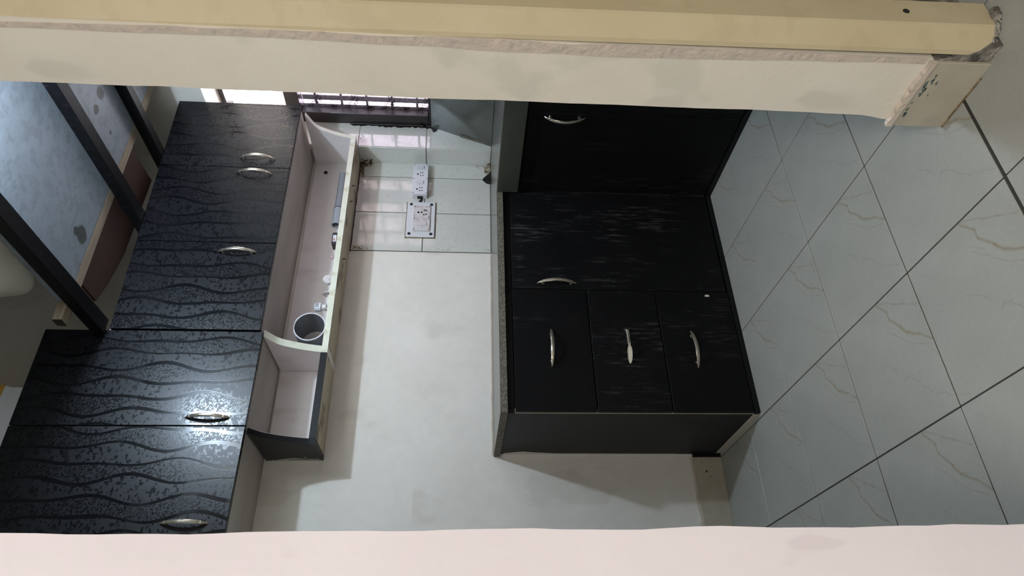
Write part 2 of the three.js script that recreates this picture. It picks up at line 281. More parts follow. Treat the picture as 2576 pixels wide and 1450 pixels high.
// ---------- walls ----------
{
  const back = structure('wall_back', 'white painted kitchen wall with a patch of glazed tiles', [0, 0, 0], 'wall');
  part('plaster', box(-2.62, 0, 0, 2.80, -0.12, 0, 0), M.wall, back);
  part('grout_bed', box(-0.4945, -0.0005, 0.8235, 1.4125, 0.0001, 0.0012, 0), M.wallGrout, back);
  const cols = [[-0.4925, -0.2915], [-0.2885, -0.0885], [-0.0855, -0.0022]], rows = [[0.8245, 1.1125], [1.1155, 1.4115]];
  for (const [a, b] of cols) for (const [c, d] of rows) part('tile', box(a, b, c, d, 0.0012, 0.0045, 0.001), M.wallTile, back);
  // grease crusted where it was seen: in the corner over the counter, under the shelf, along the tile edge
  const r = rng(11);
  M.greaseFilm = std({ map: texture(128, 128, 0.1, 0.1, (u, v) => mix3([150, 138, 112], [186, 178, 158], fbm(u * 9, v * 9, 227, 16, 4))), roughness: 0.4 });
  const crust = (x0, x1, y0, y1, n, s, z = 0.0046, mat = M.grime) => { for (let k = 0; k < n; k++) { const cx = mix(x0, x1, r()), cy = mix(y0, y1, r()), R = s * (0.3 + r()); const pts = []; for (let a = 0; a < 7; a++) { const q = R * (0.5 + 0.8 * r()); pts.push([cx + q * Math.cos(a / 7 * 6.283), cy + q * 0.8 * Math.sin(a / 7 * 6.283)]); } part('grease_crust', prism('z', pts, z, z + 0.0004), mat, back); } };
  crust(-0.10, -0.012, 1.392, 1.405, 18, 0.009, 0.00455, M.greaseFilm); crust(-0.05, -0.010, 0.832, 0.85, 14, 0.008, 0.00455, M.greaseFilm); crust(-0.486, -0.474, 1.34, 1.40, 10, 0.006, 0.00455, M.greaseFilm);
  crust(-0.05, -0.004, 0.826, 0.85, 40, 0.0035); crust(-0.02, -0.004, 0.85, 0.90, 14, 0.0025); crust(-0.08, -0.004, 1.395, 1.409, 40, 0.006); crust(-0.03, -0.004, 1.36, 1.408, 34, 0.005); crust(-0.12, -0.07, 0.826, 0.842, 8, 0.0025); crust(-0.488, -0.47, 1.36, 1.405, 16, 0.004); crust(-0.49, -0.476, 1.00, 1.06, 9, 0.0025); crust(-0.487, -0.476, 0.83, 0.845, 6, 0.002); crust(-0.0888, -0.0855, 0.83, 0.87, 5, 0.002);

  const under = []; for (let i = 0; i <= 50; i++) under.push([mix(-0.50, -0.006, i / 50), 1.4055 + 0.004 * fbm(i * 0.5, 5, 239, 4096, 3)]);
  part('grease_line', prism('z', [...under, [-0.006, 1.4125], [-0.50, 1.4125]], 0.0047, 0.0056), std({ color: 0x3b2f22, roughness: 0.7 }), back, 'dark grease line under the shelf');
  const joint = []; for (let i = 0; i <= 60; i++) joint.push([mix(-1.37, -0.50, i / 60), 0.826 + 0.005 * fbm(i * 0.6, 7, 241, 4096, 3)]);
  part('putty_line', prism('z', [...joint, [-0.50, 0.823], [-1.37, 0.823]], 0.0002, 0.0022), M.putty, back, 'uneven filler line over the counter');
  const right = structure('wall_right', 'tiled and painted kitchen wall with the window recess', [0, 0, 0], 'wall');
  const W0 = 0.104, W1 = 0.98, H0 = 0.80, H1 = 2.0, T = 0.26;
  part('plaster_corner', box(0.0, T, 0, 2.80, -0.12, W0 - 0.004, 0), M.wall, right);
  part('plaster_below', box(0.0, T, 0, H0, W0 - 0.004, W1, 0), M.wall, right);
  part('plaster_under_frame', box(0.1365, T, H0, 1.0675, W0 - 0.004, W1, 0), M.wall, right);
  part('plaster_above', box(0.0, T, H1, 2.80, W0 - 0.004, W1, 0), M.wall, right);
  part('plaster_side', box(0.0, T, 0, 2.80, W1, 1.605, 0), M.wall, right);
  for (const [c, d] of [[0.8245, 1.1125], [1.1155, 1.4115]]) {
    part('tile', box(-0.0045, -0.0005, c, d, 0.0052, W0 - 0.001, 0.001), M.wallTile, right);
    part('tile', box(0.0005, 0.134, c, d, W0 - 0.0035, W0 + 0.0005, 0.001), M.wallTile, right);
  }
  part('tile', box(0.0005, 0.134, 1.4145, 1.70, W0 - 0.0035, W0 + 0.0005, 0.001), M.wallTile, right);
  const ragged = []; for (let i = 0; i <= 60; i++) ragged.push([0.1225 + 0.016 * (fbm(i * 0.45, 3, 233, 4096, 3) - 0.5), mix(1.10, 1.46, i / 60)]);
  part('paint_overrun', prism('z', [...ragged, [0.1345, 1.46], [0.1345, 1.06], [0.104, 1.07], [0.096, 1.085], [0.114, 1.092]], W0 + 0.0006, W0 + 0.0011), M.windowFrame, right, 'ragged dark paint run over the tiles');
  part('grout_bed', box(-0.0012, 0, 0.8235, 1.4125, 0.0046, W0 - 0.002, 0), M.wallGrout, right);
  for (let k = 0; k < 18; k++) { const cy = 1.36 + 0.05 * r(), cz = 0.006 + 0.022 * r(), R = 0.0045 * (0.4 + r()), pts = []; for (let a = 0; a < 7; a++) { const q = R * (0.5 + 0.8 * r()); pts.push([cy + q * Math.cos(a / 7 * 6.283), cz + 0.8 * q * Math.sin(a / 7 * 6.283)]); } part('grease_crust', prism('x', pts, -0.0050, -0.0046), M.grime, right); }
  for (let k = 0; k < 16; k++) { const cy = 0.826 + 0.03 * r() * r(), cz = 0.006 + 0.02 * r(), R = 0.003 * (0.4 + r()), pts = []; for (let a = 0; a < 7; a++) { const q = R * (0.5 + 0.8 * r()); pts.push([cy + q * Math.cos(a / 7 * 6.283), cz + 0.8 * q * Math.sin(a / 7 * 6.283)]); } part('grease_crust', prism('x', pts, -0.0050, -0.0046), M.grime, right); }

  const left = structure('wall_left', 'plain painted wall closing the kitchen', [0, 0, 0], 'wall');
  part('plaster', box(-2.62, -2.50, 0, 2.80, 0, 1.467, 0), M.wall, left);
  const ceil = structure('ceiling', 'off-white painted ceiling', [0, 0, 0], 'ceiling');
  part('slab', box(-4.3, 1.3, 2.80, 2.92, -0.12, 4.9, 0), M.ceiling, ceil);

  // wall with the doorway: the right reveal is cream, the left outer face pinkish; hand-trowelled arrises
  const jag = (n, y0, y1, at, amp, seed) => { const p = []; for (let i = 0; i <= n; i++) { const y = mix(y0, y1, i / n); p.push([y, at(y) + amp * (fbm(y * 9, seed, seed, 4096, 3) - 0.5)]); } return p; };
  const front = structure('wall_front', 'thick plastered wall around the kitchen doorway', [0, 0, 0], 'wall');
  {
    const far = jag(90, 0.108, 2.10, (y) => 1.468 - 0.012 * Math.exp(-Math.pow((y - 0.108) / 0.05, 2)), 0.006, 3);
    const near = [[2.10, 1.604], [0.108, 1.604]];
    part('reveal_plaster', prism('x', [...far, ...near], -1.179, -1.0), M.cream, front);
    const b0 = jag(70, 0.12, 2.10, (y) => 1.6075 - 0.006 * (y - 0.2), 0.010, 43), b1 = jag(70, 0.12, 2.10, (y) => 1.594 - 0.012 * Math.exp(-Math.pow((y - 0.7) / 0.35, 2)) - 0.006 * (y - 0.2), 0.006, 47).reverse();
    part('putty_band', prism('x', [...b0, ...b1], -1.1806, -1.1792), M.putty, front, 'uneven putty band beside the door frame');
    part('core', box(-1.0, 0.26, 0, 2.80, 1.467, 1.604, 0), M.cream, front);
    part('core', box(-1.178, -1.0, 0, 0.107, 1.462, 1.603, 0), M.cream, front);
    part('header', box(-4.3, 1.2, 2.10, 2.80, 1.468, 1.604, 0), M.cream, front);
    const e = jag(70, 0, 2.10, () => -1.993, 0.006, 17).map(([y, x]) => [x, y]);
    part('pink_plaster', prism('z', [...e, [-2.6, 2.10], [-2.6, 0]], 1.47, 1.605), M.pink, front, 'pinkish white plaster beside the doorway');
    part('core', box(-4.3, -2.6, 0, 2.10, 1.47, 1.605, 0), M.cream, front);
    part('core', box(0.26, 1.2, 0, 2.10, 1.468, 1.604, 0), M.cream, front);
    part('cement_render', box(-1.076, 1.2, 0, 2.10, 1.6045, 1.612, 0), M.cement, front, 'rough grey cement render');
  }
  const hl = structure('wall_hall_left', 'plain wall of the room before the kitchen', [0, 0, 0], 'wall');
  part('plaster', box(-4.3, -4.2, 0, 2.80, 1.605, 4.8, 0), M.hall, hl);
  const hr = structure('wall_hall_right', 'plain wall of the room before the kitchen, far side', [0, 0, 0], 'wall');
  part('plaster', box(1.2, 1.3, 0, 2.80, 1.47, 4.8, 0), M.hall, hr);
  const hb = structure('wall_hall_back', 'plain wall behind the viewer', [0, 0, 0], 'wall');
  part('plaster', box(-4.3, 1.3, 0, 2.80, 4.8, 4.9, 0), M.hall, hb);

  const bb = structure('baseboard_back', 'stained beige skirting tile along the white wall', [0, 0, 0], 'skirting');
  part('tile', box(-2.0, -1.3795, 0, 0.104, 0.0005, 0.0085, 0.001), M.skirting, bb);
  part('tile', box(-2.4995, -2.003, 0, 0.104, 0.0005, 0.0085, 0.001), M.skirting, bb);
  for (const [x, y, q] of [[-1.432, 0.062, 0.0035], [-1.45, 0.05, 0.002], [-1.40, 0.075, 0.0015], [-1.415, 0.045, 0.0012]]) placed('chip', cyl(q, 0.0008, 12), M.hole, bb, [x, y, 0.0087], [Math.PI / 2, 0, 0]);
  const putty = []; for (let i = 0; i <= 40; i++) putty.push([mix(-2.0, -1.38, i / 40), 0.112 + 0.006 * (fbm(i * 0.6, 1, 29, 4096, 2) - 0.5)]);
  part('putty_line', prism('z', [...putty, [-1.38, 0.1045], [-2.0, 0.1045]], 0.0003, 0.005), M.putty, bb, 'uneven white putty line');

  const bj = structure('baseboard_jamb', 'beige skirting tile at the foot of the doorway reveal', [0, 0, 0], 'skirting');
  part('tile', box(-1.187, -1.1795, 0, 0.104, 1.449, 1.6035, 0.001), M.skirting, bj);
  part('floor_grime', box(-1.1905, -1.1872, 0.0001, 0.0022, 1.452, 1.575, 0.0004), M.grime, bj, 'dark grime line on the floor');
  const pj = []; for (let i = 0; i <= 24; i++) pj.push([0.116 + 0.007 * (fbm(i * 0.7, 2, 31, 4096, 2) - 0.5), mix(1.449, 1.603, i / 24)]);
  part('putty_line', prism('x', [...pj, [0.1045, 1.603], [0.1045, 1.449]], -1.190, -1.1795), M.putty, bj);
  const paintBits = []; const q = rng(77);
  for (let k = 0; k < 16; k++) { const z = mix(1.47, 1.585, Math.sqrt(q())), y = 0.096 - 0.03 * q() * q(), R = 0.004 * (0.3 + q()), pts = []; for (let a = 0; a < 7; a++) { const s = R * (0.5 + 0.8 * q()); pts.push([y + 0.7 * s * Math.cos(a / 7 * 6.283), z + 1.5 * s * Math.sin(a / 7 * 6.283)]); } paintBits.push(prism('x', pts, -1.1874, -1.187)); }
  part('paint_flecks', mergeGeometries(paintBits), std({ color: 0x55615f, roughness: 0.8 }), bj, 'blue-grey paint flecks');
}

// ---------- door frame ----------
{
  const t = structure('door_1', 'beige painted wooden door frame, chipped at its foot', [0, 0, 0], 'door frame');
  const lean = (g) => { const p = g.attributes.position; for (let i = 0; i < p.count; i++) p.setZ(i, p.getZ(i) - 0.012 * (p.getY(i) - 0.2)); g.computeVertexNormals(); return g; };
  part('post', lean(prism('y', [[1.614, -1.178], [1.622, -1.176], [1.648, -1.1455], [1.651, -1.141], [1.651, -1.080], [1.640, -1.076], [1.614, -1.076]], 0.006, 2.10)), M.frame, t);
  part('head', box(-1.993, -1.076, 2.04, 2.10, 1.606, 1.66, 0.002), M.frame, t);
  part('knot_hole', cyl(0.006, 0.001, 10), M.hole, t);
  const kh = t.children[t.children.length - 1]; kh.rotation.x = Math.PI / 2; kh.position.set(-1.112, 0.165, 1.6522);
  // broken mortar where the frame meets the floor
  const r = rng(21), lumps = [];
  for (let k = 0; k < 44; k++) { const a = r() * 0.75, g = new THREE.IcosahedronGeometry(0.0035 + 0.006 * r(), 1); g.scale(1.3, 0.35 + 0.3 * r(), 1.3); g.rotateY(r() * 6); g.translate(mix(-1.178, -1.09, a) + 0.008 * r(), 0.002 + 0.012 * r() * r(), mix(1.612, 1.656, Math.min(1, a * 1.8)) + 0.006 * r()); lumps.push(boxUV(g)); }
  part('mortar', mergeGeometries(lumps), M.cement, t, 'crumbled grey mortar');
  part('mortar_fillet', prism('x', [[0.0, 1.603], [0.108, 1.603], [0.085, 1.609], [0.05, 1.616], [0.0, 1.640]], -1.1795, -1.150), M.cement, t, 'bare cement patch');
}

// ---------- window ----------
{
  const w = structure('window_1', 'dark brown wooden window with grille and dusty lower pane', [0, 0, 0], 'window');
  const X0 = 0.136, X1 = 0.190, wf = M.windowFrame;
  part('jamb', box(X0, X1 + 0.02, 1.068, 1.995, 0.1045, 0.1245, 0.001), wf, w);
  part('jamb', box(X0, X1 + 0.02, 1.068, 1.995, 0.955, 0.978, 0.001), wf, w);
  part('sill_rail', box(X0, X1 + 0.02, 1.068, 1.106, 0.1255, 0.954, 0.002), wf, w);
  part('stile', box(X0 - 0.004, X1, 1.107, 1.664, 0.1255, 0.168, 0.002), wf, w);
  part('stile', box(X0 - 0.004, X1, 1.107, 1.664, 0.418, 0.468, 0.002), wf, w);
  part('stile', box(X0 - 0.004, X1, 1.107, 1.664, 0.912, 0.954, 0.002), wf, w);
  part('transom', box(X0, X1 + 0.02, 1.666, 1.726, 0.1255, 0.954, 0.002), wf, w);
  part('head', box(X0, X1 + 0.02, 1.978, 1.996, 0.1255, 0.954, 0.002), wf, w);
  part('mullion', box(X0, X1, 1.727, 1.977, 0.418, 0.463, 0.002), wf, w);
  part('pane', box(0.166, 0.169, 1.107, 1.664, 0.1685, 0.4175, 0), M.dirtyGlass, w, 'dust speckled glass pane');
  part('pane', box(0.166, 0.169, 1.107, 1.664, 0.4685, 0.9115, 0), M.dirtyGlass, w);
  for (const y of [1.160, 1.272, 1.384, 1.496, 1.609]) placed('grille_bar', cyl(0.0055, 0.848, 10), M.grille, w, [0.204, y, 0.54], [Math.PI / 2, 0, 0]);
  for (const z of [0.193, 0.345, 0.497, 0.649, 0.80]) part('grille_flat', box(0.198, 0.2035, 1.107, 1.664, z - 0.013, z + 0.013, 0.0008), M.grille, w);
  part('hinge', box(X0 - 0.016, X0 - 0.0045, 1.130, 1.145, 0.106, 0.122, 0.0015), M.windowFrame, w);
}

// ---------- plinths and base cabinets ----------
function bowHandle(L = 0.134, rise = 0.026, wide = 0.0062) {   // arched pull along y, standing off toward +z, tips on z = 0
  const n = 26, m = 10, pos = [], ring = [];
  for (let i = 0; i <= n; i++) {
    const s = i / n, a = Math.PI * s, y = (s - 0.5) * L, z = rise * Math.pow(Math.sin(a), 0.75), k = Math.sin(a);
    const dz = (rise * Math.pow(Math.sin(Math.PI * Math.min(1, s + 0.01)), 0.75) - rise * Math.pow(Math.sin(Math.PI * Math.max(0, s - 0.01)), 0.75)), dy = 0.02 * L, l = Math.hypot(dy, dz), ny = -dz / l, nz = dy / l;
    const a1 = wide * (0.35 + 0.65 * Math.pow(k, 0.5)), b1 = 0.0042 * (0.55 + 0.45 * k), row = [];
    for (let j = 0; j < m; j++) { const t = j / m * 2 * Math.PI; row.push(new THREE.Vector3(a1 * Math.cos(t), y + ny * b1 * Math.sin(t), Math.max(0.0003, z + nz * b1 * Math.sin(t)))); }
    ring.push(row);
  }
  const tri = (a, b, c) => { for (const v of [a, b, c]) pos.push(v.x, v.y, v.z); };
  for (let i = 0; i < n; i++) for (let j = 0; j < m; j++) { const k = (j + 1) % m; tri(ring[i][j], ring[i][k], ring[i + 1][k]); tri(ring[i][j], ring[i + 1][k], ring[i + 1][j]); }
  for (let j = 1; j + 1 < m; j++) { tri(ring[0][0], ring[0][j + 1], ring[0][j]); tri(ring[n][0], ring[n][j], ring[n][j + 1]); }
  const feet = [-1, 1].map((s) => { const f = new THREE.CylinderGeometry(0.0045, 0.0055, 0.016, 12).toNonIndexed(); f.rotateX(Math.PI / 2); f.translate(0, s * 0.36 * L, 0.008); f.deleteAttribute('uv'); return f; });
  const g = new THREE.BufferGeometry(); g.setAttribute('position', new THREE.Float32BufferAttribute(pos, 3)); g.computeVertexNormals();
  return boxUV(toCreasedNormals(mergeGeometries([g, ...feet]), 0.9));
}
const handleGeo = bowHandle();
const FZ = 0.402, PX = -0.487;                            // door planes of the two runs
{
  const pl = thing('cabinet_plinth', 'low tile-faced plinth under the drawer cabinet, blackened along its front', 'plinth', [-0.92, 0, 0.2]);
  part('side_tile', box(-1.366, -1.358, 0, 0.017, 0.013, 0.380, 0.0008), M.skirting, pl, 'beige tile edge');
  part('block', box(-1.3575, -0.50, 0, 0.016, 0.012, 0.382, 0.001), M.cement, pl);
  part('front_strip', box(-1.366, -0.4862, 0, 0.0175, 0.3825, 0.3995, 0.0008), M.blackEdge, pl, 'grimy black strip');

  const d = thing('drawer_cabinet', 'black base cabinet with three stacked drawers and a bare side panel', 'cabinet', [-1.145, 0.018, 0.2]);
  part('side_panel', box(-1.366, -1.350, 0.018, 0.7985, 0.001, 0.383, 0.001), M.sideBlack, d, 'flecked black end panel');
  part('side_panel', box(-0.938, -0.923, 0.018, 0.7985, 0.003, 0.383, 0), M.blackEdge, d);
  part('top_rail', box(-1.3495, -0.9385, 0.776, 0.7985, 0.365, 0.386, 0.0005), M.blackEdge, d);
  part('bottom_panel', box(-1.3495, -0.9385, 0.018, 0.030, 0.003, 0.383, 0), M.blackEdge, d);
  part('back_panel', box(-1.3495, -0.9385, 0.031, 0.7985, 0.003, 0.010, 0), M.blackEdge, d);
  part('edge_strip', box(-1.3662, -1.3500, 0.018, 0.776, 0.3832, 0.3852, 0), M.skirting, d, 'pale raw board edge behind the drawer fronts');
  part('foot_block', box(-1.3785, -1.3663, 0.0005, 0.103, 0.0005, 0.0125, 0.001), M.blackEdge, d);
  const smear = [[-1.3668, 0.79, 0.012], [-1.3668, 0.72, 0.030], [-1.3668, 0.69, 0.022], [-1.3668, 0.60, 0.010], [-1.3668, 0.30, 0.006], [-1.3668, 0.16, 0.006]].map(([x, y, z]) => [y, z]);
  part('plaster_smear', prism('x', [...smear, [0.16, 0.0005], [0.79, 0.0005]], -1.3668, -1.3661), M.whitePaint, d, 'smeared white plaster');
  const fronts = [[0.5215, 0.7745], [0.2825, 0.5175], [0.0215, 0.2785]], hy = [0.652, 0.400, 0.178];
  fronts.forEach(([a, b], i) => {
    const f = part('drawer', box(-1.3655, -0.9225, a, b, 0.3865, FZ, 0.0012), i === 1 ? M.baseDusty : M.baseBlack, d);
    part('drawer_box', box(-1.335, -0.95, a + 0.02, b - 0.04, 0.02, 0.3858, 0), M.blackEdge, f);
    if (i === 1) {
      const stub = lathe([[0.0001, 0], [0.007, 0], [0.0065, 0.012], [0.004, 0.017], [0.0001, 0.018]], 14); stub.rotateX(Math.PI / 2);
      placed('handle_stub', stub, M.pvcDark, f, [-1.084, hy[i] + 0.002, FZ], [0, 0, 0], 'broken handle foot');
      const n = 20, path = []; for (let k = 0; k <= n; k++) { const s = k / n; path.push([-1.087 - s * 0.117, s < 0.5 ? mix(0.0045, 0.0030, s * 2) : s < 0.62 ? mix(0.0030, 0.0075, (s - 0.5) / 0.12) : 0.0075 * Math.sqrt(Math.max(0.02, 1 - ((s - 0.72) / 0.285) ** 2 * (s > 0.72 ? 1 : 0)))]); }
      const up = path.map(([x, w]) => [x, hy[i] + w]), dn = path.map(([x, w]) => [x, hy[i] - w]).reverse();
      const sp = prism('z', [...up, ...dn], 0.4185, 0.4225); { const p = sp.attributes.position; for (let k = 0; k < p.count; k++) { const s = (-1.087 - p.getX(k)) / 0.117; p.setZ(k, p.getZ(k) + 0.006 * Math.sin(Math.PI * clamp(s)) - 0.012 * s * s); } sp.computeVertexNormals(); }
      part('spoon_handle', sp, M.spoon, f, 'pale spoon-shaped handle');
      part('handle_sleeve', box(-1.138, -1.089, hy[i] - 0.0042, hy[i] + 0.0042, 0.4165, 0.4285, 0.002), M.nickelWorn, f, 'dull grey sleeve');
    } else placed('handle', handleGeo, i ? M.nickelWorn : M.nickel, f, [-1.147, hy[i], FZ], [0, 0, Math.PI / 2 + (i ? 0.03 : -0.03)], i ? 'dull worn metal bow handle' : 'metal bow handle');
  });
  part('paint_drip', prism('z', Array.from({ length: 10 }, (_, n) => [-0.9385 + 0.0045 * Math.cos(n / 10 * 6.283) * (1 + 0.25 * Math.sin(n * 2.3)), 0.098 + 0.0085 * Math.sin(n / 10 * 6.283) * (1 + 0.2 * Math.cos(n * 1.7))]), FZ, FZ + 0.0006), M.whitePaint, d);

  const c = thing('corner_cabinet', 'dusty black corner base cabinet with one tall door beside the drawers', 'cabinet', [-0.70, 0.018, 0.2]);
  part('side_panel', box(-0.922, -0.907, 0.018, 0.7985, 0.003, 0.383, 0), M.blackEdge, c);
  part('bottom_panel', box(-0.9065, -0.49, 0.018, 0.030, 0.003, 0.383, 0), M.blackEdge, c);
  part('back_panel', box(-0.9065, -0.49, 0.031, 0.7985, 0.003, 0.010, 0), M.blackEdge, c);
  part('top_rail', box(-0.9065, -0.4885, 0.776, 0.7985, 0.365, 0.386, 0.0005), M.blackEdge, c);
  const door = part('door', box(-0.9195, -0.4895, 0.0255, 0.7745, 0.3865, FZ, 0.0012), M.baseDusty, c);
  placed('handle', handleGeo, M.nickelWorn, door, [-0.898, 0.620, FZ], [0, 0, 0], 'dull worn metal bow handle');

  const k = thing('sink_cabinet', 'black base cabinet with two doors under the window counter', 'cabinet', [-0.24, 0, 0.93]);
  part('plinth', box(-0.4858, -0.02, 0.0002, 0.020, 0.385, 1.46, 0.0008), M.blackEdge, k);
  part('carcass', box(-0.470, -0.02, 0.0205, 0.742, 0.4035, 1.46, 0), M.blackEdge, k);
  const d1 = part('door', box(PX, -0.4705, 0.0255, 0.738, 0.4035, 0.7955, 0.0012), M.baseBlack, k);
  const hr = new THREE.Euler(0, -Math.PI / 2, 0);
  placed('handle', handleGeo, M.nickel, d1, [PX, 0.617, 0.778], [0, hr.y, 0], 'metal bow handle');
  const d2 = part('door', box(PX, -0.4705, 0.0255, 0.738, 0.7985, 1.19, 0.0012), M.baseBlack, k);
  placed('handle', handleGeo, M.nickel, d2, [PX, 0.617, 1.172], [0, hr.y, 0], 'metal bow handle');
}

// ---------- counter and sill ----------
{
  const r = rng(31);
  const rough = (g, amp, hit) => { const p = g.attributes.position; for (let i = 0; i < p.count; i++) if (hit(p.getX(i), p.getY(i), p.getZ(i))) { const n = vnoise(p.getX(i) * 90, p.getY(i) * 90 + p.getZ(i) * 90, 7) - 0.5; p.setZ(i, p.getZ(i) + amp * n); } g.computeVertexNormals(); return g; };
  const c = thing('countertop', 'dark grey stone counter turning the corner under the window', 'counter', [-0.5, 0.80, 0.4]);
  part('slab', prism('y', [[0.0008, -1.3735], [0.4065, -1.3735], [0.4065, -0.488], [1.46, -0.488], [1.46, -0.0052], [0.0052, -0.0052], [0.0052, -0.5], [0.0008, -0.5]], 0.7995, 0.8225), M.granite, c, 'polished stone top');
  const edge = []; for (let i = 0; i <= 60; i++) edge.push([mix(-1.3740, -0.489, i / 60), 0.4085 + 0.0018 * r()]);
  part('front_edge', prism('y', [...edge.map(([x, z]) => [z, x]), [0.4066, -0.489], [0.4066, -1.3740]], 0.8000, 0.8218), M.graniteEdge, c, 'rough sawn stone edge');
  const e2 = []; for (let i = 0; i <= 24; i++) e2.push([mix(0.001, 0.408, i / 24), -1.3752 - 0.0015 * r()]);
  part('side_edge', prism('y', [...e2, [0.408, -1.3736], [0.001, -1.3736]], 0.8000, 0.8218), M.graniteEdge, c, 'rough sawn stone edge');
  part('apron', box(-0.505, -0.4885, 0.7435, 0.8225, 0.411, 1.46, 0.0025), M.apron, c, 'deep dull stone apron');
  void rough;

  const s = thing('leaning_stone_slab', 'chipped dark stone slab sloping from the counter up to the window frame', 'sill', [0.08, 0.8226, 0.23]);
  part('slab', prism('z', [[0.020, 0.8232], [0.0285, 0.8232], [0.1345, 1.072], [0.1345, 1.095], [0.130, 1.0945]].map(([x, y]) => [x, y]), 0.1052, 0.352), M.granite, s);
  part('broken_edge', prism('z', [[0.033, 0.856], [0.040, 0.874], [0.075, 0.957], [0.072, 0.963]], 0.106, 0.120), M.graniteEdge, s, 'broken pale edge');
  const s2 = thing('leaning_stone_slab', 'second sloping stone slab under the window beside the chipped one', 'sill', [0.08, 0.8226, 0.66]);
  part('slab', prism('z', [[0.020, 0.8232], [0.0285, 0.8232], [0.1345, 1.072], [0.1345, 1.095], [0.130, 1.0945]], 0.3535, 0.975), M.granite, s2);

  const chip = prism('z', [[-0.055, 0.8235], [-0.116, 0.8235], [-0.112, 0.840], [-0.092, 0.859], [-0.078, 0.852]], 0.0048, 0.020);
  { const p = chip.attributes.position; for (let i = 0; i < p.count; i++) if (p.getY(i) > 0.83 && p.getZ(i) > 0.01) p.setZ(i, 0.008); chip.computeVertexNormals(); }
  single('stone_offcut', chip, M.blackEdge, 'small black triangular stone offcut leaning on the tiles by the corner', 'stone', [-0.086, 0.8235, 0.011]);
}

